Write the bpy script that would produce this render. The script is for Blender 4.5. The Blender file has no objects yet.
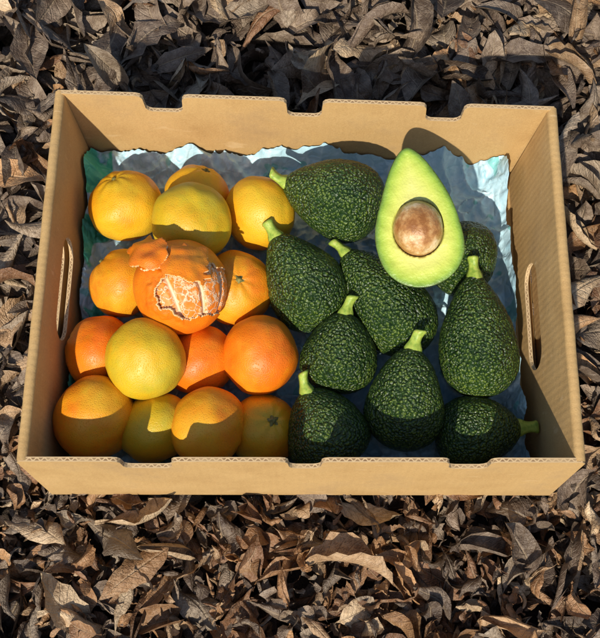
import bpy, bmesh, math, random
import numpy as np
from mathutils import Vector, Matrix, noise
from mathutils.geometry import tessellate_polygon
random.seed(7); rng=np.random.default_rng(11)
scn=bpy.context.scene
cam=bpy.data.cameras.new("camera"); co=bpy.data.objects.new("camera",cam); scn.collection.objects.link(co)
co.location=(0,-.332,.933); co.rotation_euler=(math.radians(19.5),0,0)
cam.sensor_fit='HORIZONTAL'; cam.sensor_width=36; cam.lens=60; cam.clip_end=500; cam.clip_start=.01
scn.camera=co
# ---------- light
EL=math.radians(41); az=Vector((-.30,-.95,0)).normalized()
sd=Vector((az.x*math.cos(EL),az.y*math.cos(EL),math.sin(EL)))
sun=bpy.data.lights.new("sun",'SUN'); sun.energy=4.8; sun.angle=math.radians(.8); sun.color=(1,.92,.78)
so=bpy.data.objects.new("sun",sun); scn.collection.objects.link(so); so.rotation_euler=sd.to_track_quat('Z','Y').to_euler(); so.location=(0,0,3)
w=bpy.data.worlds.new("World"); scn.world=w; w.use_nodes=True
nt=w.node_tree; sk=nt.nodes.new('ShaderNodeTexSky'); sk.sky_type='NISHITA'; sk.sun_disc=False
sk.sun_elevation=EL; sk.sun_rotation=math.atan2(az.x,az.y)%(2*math.pi)
nt.links.new(sk.outputs[0],nt.nodes['Background'].inputs[0]); nt.nodes['Background'].inputs[1].default_value=.12
scn.view_settings.view_transform='Standard'; scn.view_settings.look='None'; scn.view_settings.exposure=0
# ---------- node helper
class M:
    def __init__(s,name):
        s.m=bpy.data.materials.new(name); s.m.use_nodes=True; s.t=s.m.node_tree; s.b=s.t.nodes['Principled BSDF']
    def n(s,typ,**k):
        nd=s.t.nodes.new('ShaderNode'+typ)
        for a,v in k.items():
            if not a.startswith('i_'): setattr(nd,a,v)
        for a,v in k.items():
            if a.startswith('i_'):
                key=a[2:]; key=int(key) if key.isdigit() else key.replace('_',' ')
                s.put(nd.inputs[key],v)
        return nd
    def put(s,sock,v):
        if isinstance(v,bpy.types.NodeSocket): s.t.links.new(v,sock)
        else:
            if isinstance(v,tuple) and len(v)==3 and sock.type=='RGBA': v=v+(1,)
            sock.default_value=v
    def math(s,op,a,b=0,c=0,clamp=False):
        nd=s.n('Math',operation=op,use_clamp=clamp); s.put(nd.inputs[0],a); s.put(nd.inputs[1],b); s.put(nd.inputs[2],c); return nd.outputs[0]
    def coord(s,which='Object'): return s.n('TexCoord').outputs[which]
    def noise(s,vec,scale,detail=4,rough=.5,out=0):
        return s.n('TexNoise',i_Vector=vec,i_Scale=scale,i_Detail=detail,i_Roughness=rough).outputs[out]
    def vor(s,vec,scale,feature='F1',out='Distance'):
        return s.n('TexVoronoi',feature=feature,i_Vector=vec,i_Scale=scale).outputs[out]
    def ramp(s,f,stops,interp='LINEAR'):
        r=s.n('ValToRGB'); r.color_ramp.interpolation=interp
        while len(r.color_ramp.elements)<len(stops): r.color_ramp.elements.new(.5)
        for e,(p,c) in zip(r.color_ramp.elements,stops):
            e.position=p; e.color=(c[0],c[1],c[2],1) if not isinstance(c,(int,float)) else (c,c,c,1)
        s.put(r.inputs[0],f); return r.outputs[0]
    def mix(s,f,a,b,mode='MIX'):
        nd=s.n('Mix',data_type='RGBA',blend_type=mode); s.put(nd.inputs[0],f)
        for sk_,v in ((nd.inputs[6],a),(nd.inputs[7],b)): s.put(sk_,v)
        return nd.outputs[2]
    def bump(s,h,strength=.5,dist=.001,prev=None):
        nd=s.n('Bump',i_Strength=strength,i_Distance=dist,i_Height=h)
        if prev: s.put(nd.inputs['Normal'],prev)
        return nd.outputs[0]
    def set(s,**k):
        for a,v in k.items(): s.put(s.b.inputs[a.replace('_',' ')],v)
        return s.m
def mk(name,verts,faces,mats,smooth=True,midx=None,uvs=None):
    me=bpy.data.meshes.new(name); me.from_pydata([tuple(v) for v in verts],[],[tuple(int(i) for i in f) for f in faces]); 
    for m in mats: me.materials.append(m)
    me.polygons.foreach_set('use_smooth',[smooth]*len(me.polygons))
    if midx is not None: me.polygons.foreach_set('material_index',list(midx))
    if uvs is not None:
        ul=me.uv_layers.new(name='UVMap'); ul.data.foreach_set('uv',np.asarray(uvs,dtype=np.float32).ravel())
    me.update(); o=bpy.data.objects.new(name,me); scn.collection.objects.link(o); return o
def fattr(o,name,vals):
    a=o.data.attributes.new(name,'FLOAT','POINT'); a.data.foreach_set('value',np.asarray(vals,dtype=np.float32))
def gridfaces(nu,nv,off=0,wrap=False):
    F=[]
    for i in range(nu-1):
        for j in range(nv if wrap else nv-1):
            a=off+i*nv+j; b=off+i*nv+(j+1)%nv
            F.append((a,b,b+nv,a+nv))
    return F
# ---------- materials
def cardboard():
    k=M('cardboard'); c=k.coord(); 
    uv=k.coord('UV')
    n1=k.noise(c,22,4,.6); n2=k.noise(c,700,2,.7)
    sep=k.n('SeparateXYZ',i_Vector=uv)
    st=k.math('SINE',k.math('MULTIPLY',sep.outputs[0],2*math.pi/.0065))
    col=k.ramp(n1,[(.25,(.42,.245,.085)),(.55,(.52,.325,.125)),(.8,(.59,.38,.16))])
    col=k.mix(.3,col,k.ramp(n2,[(.3,(.35,.21,.08)),(.7,(.64,.44,.2))]))
    sm=k.noise(c,11,5,.72)
    col=k.mix(k.ramp(sm,[(.52,0.),(.72,.5)]),col,(.27,.165,.08))
    scr=k.noise(k.n('Mapping',i_Vector=c,i_Rotation=(.3,.2,.7),i_Scale=(25,190,60)).outputs[0],1,2,.5)
    col=k.mix(k.ramp(scr,[(.66,0.),(.74,.4)]),col,(.68,.50,.28))
    h=k.math('ADD',k.math('MULTIPLY',st,.13),k.math('ADD',k.math('MULTIPLY',n1,4),k.math('MULTIPLY',n2,.6)))
    return k.set(Base_Color=col,Roughness=.8,Normal=k.bump(h,.32,.0011))
def cardedge():
    k=M('cardboard_edge'); uv=k.coord('UV'); s=k.n('SeparateXYZ',i_Vector=uv)
    wv=k.math('MULTIPLY_ADD',k.math('SINE',k.math('MULTIPLY',s.outputs[0],2*math.pi/.0062)),.30,.5)
    d=k.math('ABSOLUTE',k.math('SUBTRACT',s.outputs[1],wv))
    line=k.math('LESS_THAN',d,.19)
    lin=k.math('GREATER_THAN',k.math('ABSOLUTE',k.math('SUBTRACT',s.outputs[1],.5)),.30)
    f=k.math('MAXIMUM',line,lin)
    nn=k.noise(k.coord(),60,4)
    col=k.mix(k.math('MULTIPLY',k.math('SUBTRACT',1,f),k.ramp(nn,[(.35,.35),(.6,1.)])),k.mix(nn,(.50,.34,.17),(.66,.48,.27)),(.24,.14,.065))
    return k.set(Base_Color=col,Roughness=.85)
def citrus(name,c1,c2,c3,seed):
    k=M(name); c=k.coord(); mp=k.n('Mapping',i_Vector=c,i_Location=(seed,seed*.7,0)).outputs[0]
    n1=k.noise(mp,20,3,.55); n2=k.noise(mp,130,3,.6)
    v=k.vor(mp,680)
    col=k.ramp(n1,[(.34,c1),(.5,c2),(.66,c3)])
    col=k.mix(k.ramp(n2,[(.5,0.),(.75,.35)]),col,(c3[0]*.8,c3[1]*1.1,c3[2]))
    col=k.mix(k.ramp(v,[(0.,.45),(.3,0.)]),col,(c1[0]*.75,c1[1]*.6,c1[2]*.4))
    col=k.mix(k.ramp(n2,[(.22,.8),(.28,0.)]),col,(.25,.12,.025))
    h=k.math('ADD',k.ramp(v,[(0.,0.),(.45,1.)]),k.math('MULTIPLY',n2,.6))
    return k.set(Base_Color=col,Roughness=.47,Normal=k.bump(h,.42,.0007))
def avoskin():
    k=M('avocado_skin'); oi=k.n('ObjectInfo').outputs['Random']; c=k.coord()
    mp=k.n('VectorMath',operation='ADD',i_0=c,i_1=k.n('CombineXYZ',i_X=oi,i_Y=oi).outputs[0]).outputs[0]
    dn=k.noise(mp,200,1,.5,out=1)
    mp=k.n('VectorMath',operation='ADD',i_0=mp,i_1=k.n('VectorMath',operation='SCALE',i_0=dn,i_Scale=.003).outputs[0]).outputs[0]
    v=k.vor(mp,370); vb=k.vor(mp,640)
    n1=k.noise(c,24,3,.6)
    dark=k.ramp(n1,[(.3,(.010,.030,.006)),(.7,(.028,.066,.010))])
    lite=k.ramp(n1,[(.3,(.10,.175,.016)),(.7,(.22,.29,.035))])
    col=k.mix(k.ramp(v,[(.05,.8),(.50,.0)]),dark,lite)
    col=k.mix(k.ramp(vb,[(.08,.65),(.20,0.)]),col,(.30,.37,.08))
    h=k.math('SUBTRACT',1,k.math('POWER',v,1.7))
    h=k.math('ADD',h,k.math('MULTIPLY',k.math('SUBTRACT',1,vb),.25))
    return k.set(Base_Color=col,Roughness=.34,Normal=k.bump(h,1.0,.0026))
def stemm():
    k=M('stem_green'); c=k.coord(); n=k.noise(c,300,4)
    return k.set(Base_Color=k.ramp(n,[(.3,(.20,.32,.04)),(.6,(.38,.48,.07)),(.8,(.42,.34,.10))]),Roughness=.5,Normal=k.bump(n,.5,.001))
CARD=cardboard(); EDGE=cardedge(); AVO=avoskin(); STEM=stemm()
CIT={'y':citrus('citrus_yellow',(.76,.28,.006),(.78,.39,.010),(.70,.43,.02),.3),
     'm':citrus('citrus_amber',(.78,.21,.006),(.80,.31,.008),(.76,.40,.02),1.3),
     'o':citrus('citrus_orange',(.76,.155,.003),(.80,.20,.004),(.82,.28,.008),2.7),
     'g':citrus('citrus_green_gold',(.70,.38,.010),(.62,.41,.013),(.48,.39,.03),4.1)}
# ---------- ground
def groundmat():
    k=M('soil'); c=k.coord(); n=k.noise(c,30,6,.7)
    return k.set(Base_Color=k.ramp(n,[(.3,(.018,.012,.008)),(.6,(.06,.04,.026)),(.8,(.13,.09,.06))]),Roughness=.95,Normal=k.bump(n,1,.02))
n=60; gx=np.sign(np.linspace(-1,1,n))*np.abs(np.linspace(-1,1,n))**4*60
V=[(x,y,-.05) for x in gx for y in gx]
mk('ground',V,gridfaces(n,n),[groundmat()])
BL=Vector((-.2275,.178,0)); BR=Vector((.2370,.160,0)); FR=Vector((.2325,-.171,0)); FL=Vector((-.2310,-.170,0)); H=.13
def leafmat():
    k=M('dry_leaf'); uv=k.coord('UV'); s=k.n('SeparateXYZ',i_Vector=uv); c=k.coord()
    base=k.n('Attribute',attribute_name='leafcol').outputs['Color']
    n1=k.noise(c,75,4,.7); n2=k.noise(c,420,2,.7)
    col=k.mix(k.ramp(n1,[(.44,.0),(.64,.7)]),base,k.mix(.75,base,(.30,.20,.13),'MULTIPLY'))
    col=k.mix(k.ramp(n1,[(.32,.55),(.50,0.)]),col,k.mix(.5,base,(.50,.39,.28)))
    col=k.mix(k.ramp(n2,[(.52,0.),(.74,.45)]),col,(.05,.030,.018))
    av=k.math('ABSOLUTE',s.outputs[1])
    rib=k.ramp(av,[(.03,1.),(.09,0.)])
    sv=k.math('SINE',k.math('MULTIPLY',k.math('SUBTRACT',s.outputs[0],k.math('MULTIPLY',av,.16)),62))
    svr=k.ramp(sv,[(.80,0.),(.98,1.)])
    col=k.mix(k.math('MULTIPLY',rib,.5),col,k.mix(.6,base,(.46,.35,.22)))
    col=k.mix(k.math('MULTIPLY',svr,.18),col,k.mix(.5,base,(.40,.30,.2)))
    h=k.math('ADD',k.math('ADD',rib,k.math('MULTIPLY',svr,.5)),k.math('MULTIPLY_ADD',n2,1.2,k.math('MULTIPLY',n1,4)))
    return k.set(Base_Color=col,Roughness=.56,Normal=k.bump(h,.75,.0014))
nu,nv=13,7
def leafset(cx,cy,z,L,ratio,curl=1.0,tilt=1.0):
    N=len(cx); u=np.linspace(0,1,nu)[None,:,None]; v=np.linspace(-1,1,nv)[None,None,:]
    R=lambda a,b: rng.uniform(a,b,N)[:,None,None]
    G=lambda s_: rng.normal(0,s_,N)[:,None,None]
    Lx=L[:,None,None]; W=Lx*ratio[:,None,None]*.5
    skew=R(.7,1.25); pt=np.where(R(0,1)<.5,.16,0.)
    ub=np.clip((u-pt)/(1-pt),0,1)
    wid=W*(np.sin(np.pi*ub**skew).clip(0)**.75*.97+.035)*(1+.09*np.sin(R(9,24)*u+R(0,6)+v))
    torn=np.where(R(0,1)<.45,1-.6*np.clip(np.sin(R(3,9)*u+R(0,6)),0,1)*(v>0),1.0)
    wid=wid*torn
    th=R(-1.7,1.7)*curl*(u-.5)+R(-.6,.6)*np.sin(2*np.pi*u*R(.6,1.7)+R(0,6))*curl
    x=np.cumsum(np.cos(th),1)*Lx/nu; x=x-x.mean(1,keepdims=True); zz=np.cumsum(np.sin(th),1)*Lx/nu; zz=zz-zz.mean(1,keepdims=True)
    bow=R(-.12,.12)*Lx*np.sin(np.pi*u)
    cc=np.abs(G(1.5))*curl+.3; sg=np.where(R(0,1)<.62,1,-1)
    cu=cc*(1+.5*np.sin(R(2,5)*u+R(0,6)))
    yl=wid*np.sin(cu*v)/cu+bow; zl=sg*wid*(1-np.cos(cu*v))/cu + wid*np.abs(v)*R(-.1,.5)
    tw=G(.8)*(u-.5)*2*curl
    Y=yl*np.cos(tw)-zl*np.sin(tw); Z=yl*np.sin(tw)+zl*np.cos(tw)
    Z=Z+R(.02,.20)*W*np.sin(R(14,40)*u+R(0,6)+1.3*v)*v*v
    nx=-np.sin(th)*Z; X=x+nx; Z=zz+np.cos(th)*Z
    X=np.broadcast_to(X,(N,nu,nv)); 
    yaw=R(0,2*np.pi); pit=G(.33)*tilt; rol=G(.55)*tilt
    Y1=Y*np.cos(rol)-Z*np.sin(rol); Z1=Y*np.sin(rol)+Z*np.cos(rol)
    X2=X*np.cos(pit)-Z1*np.sin(pit); Z2=X*np.sin(pit)+Z1*np.cos(pit)
    X3=X2*np.cos(yaw)-Y1*np.sin(yaw); Y3=X2*np.sin(yaw)+Y1*np.cos(yaw)
    return np.stack([X3+cx[:,None,None],Y3+cy[:,None,None],Z2+z[:,None,None]],-1)
def litter():
    sets=[];cols=[]
    pal=np.array([(.135,.095,.067),(.19,.138,.098),(.24,.178,.125),(.19,.092,.042),(.30,.158,.07),(.39,.25,.135),(.080,.053,.036),(.54,.39,.235),(.31,.24,.17),(.42,.23,.10)])
    back=np.array([.19,.24,.17,.05,.04,.05,.13,.04,.09,.02]); front=np.array([.10,.09,.08,.21,.19,.12,.10,.07,.04,.06])  # back weights greyer: leaf tone, plus shade there put into the colour
    pb=back/back.sum(); pf=front/front.sum()
    def add(N,xr,yr,zr,Lr,rr,curl,skip=None,pw=1.0,tilt=1.0,light=False):
        cx=rng.uniform(*xr,N); cy=rng.uniform(*yr,N)
        keep=np.ones(N,bool)
        if skip is not None: keep&=~((np.abs(cx)<skip)&(np.abs(cy)<skip))
        mg=.03 if light else 0
        ins=(np.abs(cx)<.222+mg)&(cy>-.163-mg)&(cy<.160+mg); keep&=~ins
        cx=cx[keep];cy=cy[keep];N=len(cx)
        z=rng.uniform(*zr,N)+.006*np.sin(cx*31+1)*np.sin(cy*27+2); L=Lr[0]+(Lr[1]-Lr[0])*rng.uniform(0,1,N)**pw; r=rng.uniform(*rr,N)
        sets.append(leafset(cx,cy,z,L,r,curl,tilt))
        ib=rng.choice(10,N,p=pb); jf=rng.choice(10,N,p=pf)
        t=np.clip((cy+.25)/.35,0,1); idx=np.where(rng.uniform(0,1,N)<t,ib,jf)
        if light: idx=rng.choice([5,7,8,9],N)
        c=pal[idx]*rng.uniform(.7,1.3,(N,1)); cols.append(c)
    add(2100,(-.60,.60),(.02,.75),(-.045,.002),(.06,.13),(.24,.44),1.05,None,1.1)
    add(900,(-.60,.60),(-.16,.30),(-.04,.002),(.05,.10),(.26,.46),1.1)
    add(2300,(-.58,.58),(-.55,.04),(-.042,-.002),(.035,.090),(.28,.50),1.15,None,1.4)
    add(3600,(-.48,.48),(-.48,.0),(-.030,.003),(.012,.042),(.35,.75),1.4,None,1.3,1.3)
    add(900,(-.5,.5),(.0,.60),(-.03,-.002),(.015,.05),(.3,.7),1.3,None,1,1.2)
    add(3800,(-2.0,2.0),(-1.8,2.2),(-.045,.003),(.08,.16),(.3,.5),1.0,.55)
    add(130,(-.5,.5),(-.45,.6),(-.004,.010),(.05,.10),(.28,.46),1.0,None,1,.7,True)
    A=np.concatenate(sets); C=np.concatenate(cols); N=len(A)
    V=A.reshape(-1,3)
    ins=(np.abs(V[:,0])<.239)&(V[:,1]>-.179)&(V[:,1]<.182)
    inn=ins&(V[:,2]>-.006)
    deep=(np.abs(V[:,0])<.222)&(V[:,1]>-.163)&(V[:,1]<.16)
    V[inn,2]=np.where(deep[inn],-.006,V[inn,2])
    V[inn&~deep,2]=np.minimum(V[inn&~deep,2],.003)
    base=np.arange(N)[:,None]*nu*nv
    q=np.array(gridfaces(nu,nv)); F=(base[:,:,None]+q[None]).reshape(-1,4)
    me=bpy.data.meshes.new('leaf_litter'); me.vertices.add(len(V)); me.vertices.foreach_set('co',V.ravel().astype(np.float32))
    me.loops.add(F.size); me.loops.foreach_set('vertex_index',F.ravel().astype(np.int32))
    me.polygons.add(len(F)); me.polygons.foreach_set('loop_start',(np.arange(len(F))*4).astype(np.int32)); me.polygons.foreach_set('use_smooth',np.ones(len(F),bool))
    me.update(calc_edges=True)
    uu,vv=np.meshgrid(np.linspace(0,1,nu),np.linspace(-1,1,nv),indexing='ij'); uv=np.stack([uu,vv],-1).reshape(-1,2)
    ul=me.uv_layers.new(name='UVMap'); ul.data.foreach_set('uv',uv[F.ravel()%(nu*nv)].ravel().astype(np.float32))
    ca=me.color_attributes.new('leafcol','FLOAT_COLOR','POINT'); cc=np.ones((len(V),4),np.float32); cc[:,:3]=np.repeat(C,nu*nv,axis=0); ca.data.foreach_set('color',cc.ravel())
    me.materials.append(leafmat()); me.validate()
    o=bpy.data.objects.new('leaf_litter',me); scn.collection.objects.link(o)
litter()
# ---------- cardboard box
box=bpy.data.objects.new('cardboard_box',None); scn.collection.objects.link(box)
def panel(name,O,S,T,N,th,outer,holes=()):
    loops=[outer]+list(holes)
    pts=[p for l in loops for p in l]; n=len(pts)
    tris=tessellate_polygon([[Vector((p[0],p[1],0)) for p in l] for l in loops])
    V=[O+S*p[0]+T*p[1] for p in pts]+[O+S*p[0]+T*p[1]+N*th for p in pts]
    F=[];UV=[];MI=[]
    for t in tris:
        for off,tt in ((0,t),(n,tuple(reversed(t)))):
            F.append([i+off for i in tt]); MI.append(0); UV+= [pts[i] for i in tt]
    k=0
    for l in loops:
        m=len(l); acc=0
        for i in range(m):
            a=k+i;b=k+(i+1)%m; d=math.dist(pts[a],pts[b])
            F.append((a,b,b+n,a+n)); MI.append(1); UV+=[(acc,0),(acc+d,0),(acc+d,1),(acc,1)]; acc+=d
        k+=m
    o=mk(name,V,F,[CARD,EDGE],False,MI,UV)
    bm=bmesh.new(); bm.from_mesh(o.data); bmesh.ops.recalc_face_normals(bm,faces=bm.faces); bm.to_mesh(o.data); bm.free()
    o.parent=box; return o
def notch(a,b,dep,h):
    r=.005; L=[]
    L+= [(a-.006,h),(a-.002,h-.0015),(a,h-.005),(a+.001,h-dep+r),(a+.0035,h-dep+.0015),(a+.007,h-dep)]
    L+= [(b-.007,h-dep),(b-.0035,h-dep+.0015),(b-.001,h-dep+r),(b,h-.005),(b+.002,h-.0015),(b+.006,h)]
    return L
def wallnotch(A,B,nots,h,dep):
    L=(B-A).length; o=[(0,0),(0,h-.004),(.003,h)]
    for a,b in nots: o+=notch(a,b,dep,h)
    o+=[(L-.003,h),(L,h-.004),(L,0)]
    return o
def stad(c,z,l,h,n=10):
    r=h/2; L=[]
    for i in range(n+1):
        a=-math.pi/2+math.pi*i/n; L.append((c+l/2-r+r*math.cos(a),z+r*math.sin(a)))
    for i in range(n+1):
        a=math.pi/2+math.pi*i/n; L.append((c-l/2+r+r*math.cos(a),z+r*math.sin(a)))
    return L
Z=Vector((0,0,1)); TH=.004
S=(BR-BL).normalized(); Nn=Vector((S.y,-S.x,0))
panel('back_wall',BL,S,Z,Nn,TH,wallnotch(BL,BR,[(.081,.118),(.215,.249),(.345,.380)],H,.026))
S=(FR-FL).normalized(); Nf=Vector((-S.y,S.x,0)); Tf=Vector((0,.005,.129)).normalized()
panel('front_wall',FL-Vector((0,.005,0)),S,Tf,Nf,TH,wallnotch(FL,FR,[(.084,.126),(.221,.249),(.353,.387)],H-.001,.022))
def side(tag,A,B,inset,sgn,hs,hl,hz):
    S=(B-A).normalized(); Nin=Vector((sgn*abs(S.y),-S.x*sgn*(1 if S.y>0 else -1),0)).normalized()
    L=(B-A).length
    panel(tag+'_outer',A+S*.0045,S,Z,Nin,.0035,[(-.0045,0),(0,H-.004),(L-.009,H-.004),(L-.009,0)],[stad(hs,hz,hl,.036)])
    base=A+Nin*(.0055+inset); top=A+Nin*.0055+Z*(H-.004); T=(top-base).normalized(); Hh=(top-base).length
    panel(tag+'_inner',base+S*.0045,S,T,Nin,.0035,[(0,0),(0,Hh),(L-.009,Hh),(L-.012,0)],[stad(hs,hz,hl,.036)])
    V=[];n=11; UV=[]
    for i in range(25):
        s=.001+(L-.002)*i/24
        for j in range(n):
            a=math.pi*j/(n-1)
            wob=.0005*math.sin(i*1.7)
            V.append(A+S*s+Nin*(.0045-.0046*math.cos(a))+Z*(H-.0042+.0045*math.sin(a)+wob))
    F=gridfaces(25,n)
    for f in F:
        for q in f: UV.append(((V[q]-A).dot(S),(q%n)*.0014))
    o=mk(tag+'_fold',V,F,[CARD],True,None,UV); o.parent=box
side('left_wall',FL,BL,.005,1,.170,.100,.068)
side('right_wall',FR,BR,.012,-1,.150,.105,.050)
fl=[FL+Vector((.005,.005,.001)),FR+Vector((-.005,.005,.001)),BR+Vector((-.005,-.005,.001)),BL+Vector((.005,-.005,.001))]
V=fl+[p+Z*.003 for p in fl]
o=mk('floor_panel',V,[(0,3,2,1),(4,5,6,7),(0,1,5,4),(1,2,6,5),(2,3,7,6),(3,0,4,7)],[CARD],False,None,[(0,0)]*24); o.parent=box
# ---------- tissue paper
def tissue():
    nx,ny=260,200; V=[]
    for i in range(nx):
        for j in range(ny):
            a=i/(nx-1);b=j/(ny-1)
            x=-.212+.417*a; y=-.160+ (.330-.014*a)*b
            q=Vector((x*17,y*17,3.1)); wx=noise.noise(Vector((x*20,y*20,1)))*.02
            q2=Vector(((x+wx)*48,(y-wx)*48,7.)); q3=Vector(((x-wx)*115,(y+wx)*115,4.))
            r1=1-abs(noise.noise(q))*2.2; r2=1-abs(noise.noise(q2))*2.6; r3=1-abs(noise.noise(q3))*2.4
            el=min(a,1-a)*.411; eb=min((1-b)*.33,.2); ef=b*.33
            e=min(el,eb,ef)
            lift=max(0,1-e/.026)**2*(.026+.036*noise.noise(Vector((x*25,y*25,9))))
            z=.0058+.007*max(0,r1)+.0075*max(0,r2)**1.5+.0032*max(0,r3)**1.5+max(0,lift)
            V.append((x+.005*noise.noise(q2+Vector((5,0,0)))*(1 if e>.01 else .3),y+.005*noise.noise(q2+Vector((0,5,0)))*(1 if e>.01 else .3),z))
    k=M('tissue_paper'); c=k.coord(); s=k.n('SeparateXYZ',i_Vector=c)
    n1=k.noise(c,60,4,.65); n2=k.noise(c,30,1,.5)
    col=k.ramp(n1,[(.3,(.36,.60,.72)),(.6,(.50,.72,.82)),(.8,(.66,.81,.87))])
    left=k.ramp(k.math('MULTIPLY_ADD',s.outputs[0],-1/.03,-.190/.03),[(0.,0.),(.05,1.)])
    col=k.mix(k.math('MULTIPLY',left,k.ramp(n2,[(.44,0.),(.47,.9)])),col,(.03,.48,.32))
    pr=k.noise(c,42,1,.4)
    col=k.mix(k.ramp(pr,[(.66,0.),(.68,.6)]),col,(.10,.50,.44))
    m=k.set(Base_Color=col,Roughness=.45,Normal=k.bump(k.vor(c,90,'DISTANCE_TO_EDGE'),.6,.004))
    mk('tissue_paper',V,gridfaces(nx,ny),[m])
tissue()
# ---------- citrus
def calyx_mat():
    k=M('calyx'); n=k.noise(k.coord(),500,3); return k.set(Base_Color=k.ramp(n,[(.3,(.10,.10,.02)),(.7,(.28,.24,.07))]),Roughness=.8)
CAL=calyx_mat()
def frame(zdir,ref=Vector((0,0,1))):
    z=zdir.normalized(); x=ref.cross(z)
    if x.length<1e-3: x=Vector((1,0,0))
    x.normalize(); y=z.cross(x); return Matrix((x,y,z)).transposed()
def orange(c,R,kind,axis,seed,ob=.90):
    nt_,nl=56,84; V=[];F=[]
    rs=random.Random(seed); ph=[rs.uniform(0,6.3) for _ in range(4)]
    for i in range(nt_+1):
        t=math.pi*i/nt_
        for j in range(nl):
            p=2*math.pi*j/nl
            d=Vector((math.sin(t)*math.cos(p),math.sin(t)*math.sin(p),math.cos(t)))
            r=1+.055*noise.noise(d*1.6+Vector((seed,0,0)))+.012*noise.noise(d*4.5+Vector((seed,3,0)))
            r-=.085*math.exp(-(t/.20)**2)+.05*math.exp(-((math.pi-t)/.22)**2)
            r+=.012*math.cos(8*p+ph[0])*math.exp(-((t-.38)/.28)**2)
            V.append(Vector((d.x*r*R,d.y*r*R,d.z*r*R*ob)))
    F=gridfaces(nt_+1,nl,0,True); MI=[0]*len(F)
    o0=len(V); zt=R*ob*.925; k=20
    V.append(Vector((0,0,zt+.0022)))
    for ring,(rr,zz) in enumerate(((.0016,.0022),(.0022,.0008),(.0048,-.0002))):
        for j in range(k):
            a=2*math.pi*j/k; q=rr*(1+(.38*math.cos(5*a) if ring==2 else 0))
            V.append(Vector((q*math.cos(a),q*math.sin(a),zt+zz)))
    for j in range(k): F.append((o0,o0+1+j,o0+1+(j+1)%k)); MI.append(1)
    for r_ in range(2):
        for j in range(k):
            a=o0+1+r_*k+j;b=o0+1+r_*k+(j+1)%k; F.append((a,a+k,b+k,b)); MI.append(1)
    o=mk('orange',V,F,[CIT[kind],CAL],True,MI); o.location=c; o.rotation_euler=frame(Vector(axis)).to_euler(); 
OR=[(-.1702,.0986,.048,.0367,'y',(-.25,.5,.8)),(-.1006,.1115,.044,.0325,'y',(.3,.6,.6)),(-.1017,.0684,.076,.0377,'g',(-.1,-.1,-1)),
(-.0388,.0892,.052,.0364,'y',(.7,.5,-.5)),(-.1674,.0177,.048,.0342,'m',(-.6,.5,.4)),(-.0606,.0118,.050,.0350,'m',(.15,-.1,.98)),
(-.1864,-.0498,.044,.0345,'o',(-.8,.3,.2)),(-.1386,-.0672,.078,.0367,'g',(.3,.4,-.8)),(-.0930,-.0576,.044,.0344,'o',(.3,-.9,-.3)),
(-.0367,-.0572,.058,.0367,'o',(.8,.2,-.6)),(-.1843,-.1158,.056,.0387,'m',(-.8,.5,-.2)),(-.1317,-.1222,.044,.0345,'g',(.5,-.8,-.3)),
(-.0821,-.1251,.060,.0366,'m',(.9,-.3,-.3)),(-.0337,-.1236,.042,.0327,'y',(.35,.1,.93))]
for i,(x,y,z,R,k,a) in enumerate(OR): orange(Vector((x,y,z)),R,k,a,i*3.7+1,.91)
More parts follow.
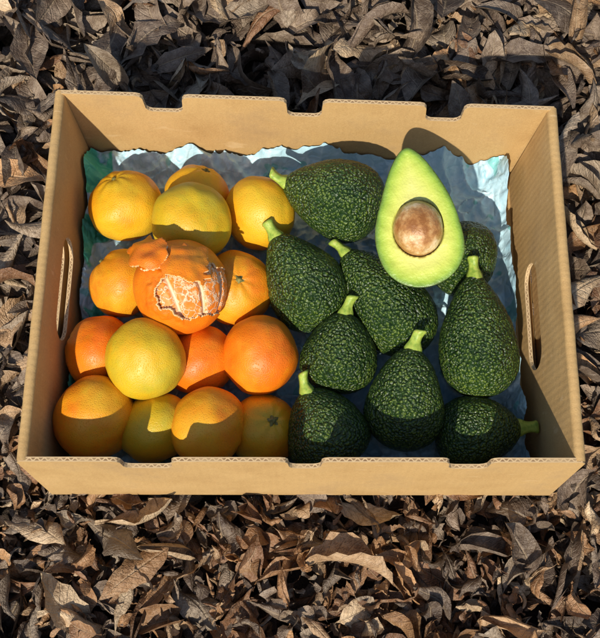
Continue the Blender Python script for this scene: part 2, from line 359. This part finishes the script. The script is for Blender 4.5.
# ---------- peeled orange
def peeled():
    c=Vector((-.1079,-.002,.088)); R=.0430
    par=bpy.data.objects.new('peeled_orange',None); scn.collection.objects.link(par); par.location=c
    n0=Vector((0.05,-.30,.95)).normalized(); e1=Vector((1,0,0)); e1=(e1-n0*e1.dot(n0)).normalized(); e2=n0.cross(e1)
    ax=(e1*-.35+e2*.85+n0*.15).normalized(); fr=frame(ax)
    V=[];G=[]; a_n,b_n=110,180; Ri=R*.965
    for i in range(a_n+1):
        t=math.pi*i/a_n
        for j in range(b_n):
            p=2*math.pi*j/b_n; d=Vector((math.sin(t)*math.cos(p),math.sin(t)*math.sin(p),math.cos(t)))
            g=abs(math.cos(5*p+.25*math.sin(3*t)))**22*abs(math.sin(t))**.5
            r=Ri*(1-.075*g+.012*noise.noise(d*9)+.006*noise.noise(d*26))
            V.append(fr@(d*r)); G.append(g)
    k=M('orange_segments'); co_=k.coord(); g=k.n('Attribute',attribute_name='groove').outputs['Fac']
    n1=k.noise(co_,130,4,.7); vv=k.vor(k.n('VectorMath',operation='ADD',i_0=co_,i_1=k.n('VectorMath',operation='SCALE',i_0=k.noise(co_,110,3,.6,1),i_Scale=.016).outputs[0]).outputs[0],120,'DISTANCE_TO_EDGE')
    web=k.math('MAXIMUM',k.ramp(vv,[(.02,.85),(.10,0.)]),k.ramp(g,[(.3,0.),(.9,.85)]))
    web=k.math('MAXIMUM',web,k.ramp(n1,[(.54,0.),(.68,.6)]))
    col=k.mix(web,k.ramp(n1,[(.3,(.80,.19,.012)),(.7,(.84,.27,.03))]),(.84,.64,.42))
    m=k.set(Base_Color=col,Roughness=.5,Normal=k.bump(web,.6,.0012))
    o=mk('segments',V,gridfaces(a_n+1,b_n,0,True),[m]); fattr(o,'groove',G); o.parent=par
    kp=M('orange_pith'); np_=kp.noise(kp.coord(),200,4); PI=kp.set(Base_Color=kp.ramp(np_,[(.3,(.76,.46,.18)),(.7,(.82,.64,.38))]),Roughness=.8)
    def shell(name,keep,rad,nn=130):
        V=[];FF=[]
        for i in range(nn+1):
            t=math.pi*i/nn
            for j in range(2*nn):
                p=math.pi*j/nn; d=Vector((math.sin(t)*math.cos(p),math.sin(t)*math.sin(p),math.cos(t)))
                V.append((d,d.x,d.y,d.z))
        ok=[keep(*q[1:]) for q in V]
        FF=[f[::-1] for f in gridfaces(nn+1,2*nn,0,True) if all(ok[q] for q in f)]
        used=sorted({q for f in FF for q in f}); mp={q:i for i,q in enumerate(used)}
        VV=[]
        for q in used:
            d,a,b,cc=V[q]; w_=e1*a+e2*b+n0*cc
            VV.append(w_*rad(a,b,cc,d))
        o=mk(name,VV,[[mp[q] for q in f] for f in FF],[CIT['o'],PI])
        s=o.modifiers.new('s','SOLIDIFY'); s.thickness=.0022; s.offset=-1; s.material_offset=1; s.material_offset_rim=1
        f0=o.data.polygons[len(o.data.polygons)//2]
        if f0.normal.dot(Vector(f0.center))<=0: o.data.flip_normals()
        o.parent=par
    def opening(a,b):
        x=a-.42; y=b+.12; th=math.radians(8); X=x*math.cos(th)+y*math.sin(th); Y=-x*math.sin(th)+y*math.cos(th)
        j=.12*noise.noise(Vector((a*3.5,b*3.5,0)))+.07*noise.noise(Vector((a*11,b*11,2)))
        return (X/.86)**2+(Y/.54)**2+j*3
    shell('peel',lambda a,b,c_: not (c_>-.35 and opening(a,b)<1), lambda a,b,c_,d: R*(1+.07*max(0,1-abs(opening(a,b)-1)/.6)*(c_>0)*(a<.1)+.015*noise.noise(d*3)))
    def flap1(a,b,c_):
        j=.13*noise.noise(Vector((a*5,b*5,5)))+.05*noise.noise(Vector((a*14,b*14,5)))
        return c_>0 and b>.08+.2*a*a-.30*a+j*1.2 and b<.76+j and a>-.66+j and a<.50+j*1.5
    shell('peel_flap',flap1,lambda a,b,c_,d:R*(1.07+.26*max(0,.55-b)*max(0,a+.8)+.04*noise.noise(d*5)))
    def flap2(a,b,c_):
        j=.12*noise.noise(Vector((a*6,b*6,8))); return c_>-.1 and (a+.50)**2/.11+(b-.55)**2/.09<1+j*5
    shell('peel_scrap',flap2,lambda a,b,c_,d:R*(1.15+.08*noise.noise(d*4)+.30*max(0,-.25-a+.3*(b-.5))))
peeled()
# ---------- avocados
def prof(t,a,pw=.5):
    x=2*t-1; e=max(0,1-x*x)**pw
    return e*(1+a*x)
def avocado(Sp,Bp,R,a=.34,seed=0,stem=True):
    ax=(Sp-Bp); L=ax.length; c=(Sp+Bp)/2
    norm=max(prof(i/200,a) for i in range(201))
    n_t,n_l=110,120; V=[]
    for i in range(n_t+1):
        t=.5-.5*math.cos(math.pi*i/n_t)
        z=L/2-L*t; r=R*prof(t,a)/norm
        for j in range(n_l):
            p=2*math.pi*j/n_l
            d=Vector((math.cos(p)*r,math.sin(p)*r,z))
            nn=noise.noise(Vector((d.x*28+seed,d.y*28,d.z*28)))*.0024
            n2=noise.noise(Vector((d.x*240+seed,d.y*240,d.z*240)))*.0007*min(1,r/R*2)
            q=Vector((d.x,d.y,d.z*.4*(2*R/L))).normalized() if r>1e-5 else Vector((0,0,1 if z>0 else -1))
            V.append(d+q*(nn+n2))
    F=gridfaces(n_t+1,n_l,0,True); MI=[0]*len(F)
    if stem:
        o0=len(V); k=16; prev=[(.0078,-.004),(.0072,.0005),(.0062,.003),(.0048,.006),(.0044,.010),(.0048,.0135),(.0054,.0155),(.0046,.0172),(.0001,.0175)]
        rs=random.Random(seed); bx=rs.uniform(-.3,.3); by=rs.uniform(-.3,.3)
        for (r,h) in prev:
            for j in range(k):
                p=2*math.pi*j/k; rr=r*(1+.12*math.sin(2*p+seed)+.07*math.sin(5*p))
                hh=max(0,h); V.append(Vector((rr*math.cos(p)+bx*hh*(hh/.017),rr*math.sin(p)+by*hh*(hh/.017),L/2-.001+h)))
        G=gridfaces(len(prev),k,o0,True); F+=[tuple(reversed(f)) for f in G]; MI+=[1]*len(G)
    o=mk('avocado',V,F,[AVO,STEM],True,MI); o.location=c; o.rotation_euler=frame(ax,Vector((.1,.2,1))).to_euler()
# stem end, blossom end, radius, pear factor
AV=[((-.0142,.1082,.080),(.0792,.0814,.066),.0390,.26),
    ((-.0233,.0530,.078),(.0282,-.0231,.044),.0375,.33),
    ((.0421,.0402,.070),(.1154,-.0485,.046),.0365,.33),
    ((.1178,.0507,.060),(.1853,.0347,.044),.0355,.20),
    ((.1596,.0131,.082),(.1652,-.0960,.048),.0370,.36),
    ((.0420,-.0210,.074),(.0304,-.0882,.040),.0355,.30),
    ((.1010,-.0571,.082),(.0883,-.1424,.044),.0355,.30),
    ((.0053,-.0931,.068),(.0386,-.1574,.042),.0380,.30),
    ((.1988,-.1240,.052),(.1215,-.1300,.042),.0340,.25)]
for i,(s,b,R,a) in enumerate(AV):
    avocado(Vector(s),Vector(b),R,a,i*2.3+1,i!=3)
# ---------- halved avocado
def half():
    T=Vector((.0959,.1157,.132)); B=Vector((.1124,-.0098,.108)); ax=T-B; L=ax.length; c=(T+B)/2
    par=bpy.data.objects.new('avocado_half',None); scn.collection.objects.link(par)
    zc=ax.normalized(); nrm=Vector((-.16,-.24,.95)); y=(nrm-zc*nrm.dot(zc)).normalized(); x=y.cross(zc)
    par.location=c; par.rotation_euler=Matrix((x,y,zc)).transposed().to_euler()
    R=.0390; a=.42; norm=max(prof(i/200,a) for i in range(201))
    n_t,n_l=110,60; V=[]
    ts=[.5-.5*math.cos(math.pi*i/n_t) for i in range(n_t+1)]
    wob=lambda t,s_: 1+.018*math.sin(7*t+s_)+.010*math.sin(15*t+2*s_)
    rr=[R*prof(t,a)/norm for t in ts]
    for t,r in zip(ts,rr):
        for j in range(n_l+1):
            p=math.pi+math.pi*j/n_l; cx=math.cos(p); wf=wob(t,1)*(1-cx)/2+wob(t,3)*(1+cx)/2
            V.append(Vector((r*wf*cx,r*math.sin(p)*.9,L/2-L*t)))
    o=mk('skin',V,gridfaces(n_t+1,n_l+1),[AVO]); o.parent=par
    out=np.array([(s*r*wob(t,3 if s>0 else 1),L/2-L*t) for t,r in zip(ts,rr) for s in (-1,1)])
    zs=-L*.085; Rs=.0230; m=90; V=[];E=[]
    for t,r in zip(ts,rr):
        for j in range(m+1):
            f=-1+2*j/m; wf=wob(t,1)*(1-f)/2+wob(t,3)*(1+f)/2
            xx=r*f*wf; zz=L/2-L*t
            e=np.sqrt(((out-np.array([xx,zz]))**2).sum(1)).min()
            d=math.hypot(xx,(zz-zs)/1.12); yy=.0004-.0012*math.exp(-e/.0012)
            if d<Rs: yy-=math.sqrt(Rs*Rs-d*d)*.8
            yy+=.0008*noise.noise(Vector((xx*90,zz*90,0)))
            V.append((xx,yy,zz)); E.append(e/.03)
    k=M('avocado_flesh'); e=k.n('Attribute',attribute_name='rim').outputs['Fac']; co_=k.coord(); n1=k.noise(co_,70,4,.6); n2=k.noise(co_,500,3)
    ee=k.math('ADD',e,k.math('MULTIPLY',k.math('SUBTRACT',n1,.5),.16))
    col=k.ramp(ee,[(0.,(.04,.09,.012)),(.06,(.10,.24,.02)),(.17,(.30,.46,.04)),(.40,(.54,.61,.10)),(.80,(.70,.68,.20))])
    m_=k.set(Base_Color=k.mix(.12,col,k.ramp(n2,[(.3,(.5,.55,.1)),(.7,(.8,.8,.3))])),Roughness=.38,Normal=k.bump(k.math('ADD',n1,k.math('MULTIPLY',n2,.2)),.4,.004))
    o=mk('flesh',V,gridfaces(n_t+1,m+1),[m_]); fattr(o,'rim',E); o.parent=par
    V=[]
    for i in range(61):
        t=math.pi*i/60
        for j in range(80):
            p=2*math.pi*j/80; d=Vector((math.sin(t)*math.cos(p),math.sin(t)*math.sin(p),math.cos(t)))
            r=Rs*.96*(1+.02*noise.noise(d*2.5)+.008*noise.noise(d*9)); V.append(Vector((d.x*r,d.y*r*.92+.001,zs+d.z*r*1.12)))
    k=M('avocado_seed'); co_=k.coord(); n1=k.noise(co_,55,5,.65); n2=k.noise(co_,260,4,.7)
    col=k.ramp(n1,[(.38,(.28,.11,.03)),(.48,(.42,.20,.065)),(.56,(.54,.32,.13)),(.66,(.72,.54,.32))])
    col=k.mix(k.ramp(n2,[(.5,0.),(.75,.5)]),col,(.20,.08,.025))
    m_=k.set(Base_Color=col,Roughness=.36,Normal=k.bump(k.math('ADD',n1,n2),.4,.0018))
    o=mk('seed',V,gridfaces(61,80,0,True),[m_]); o.parent=par
half()
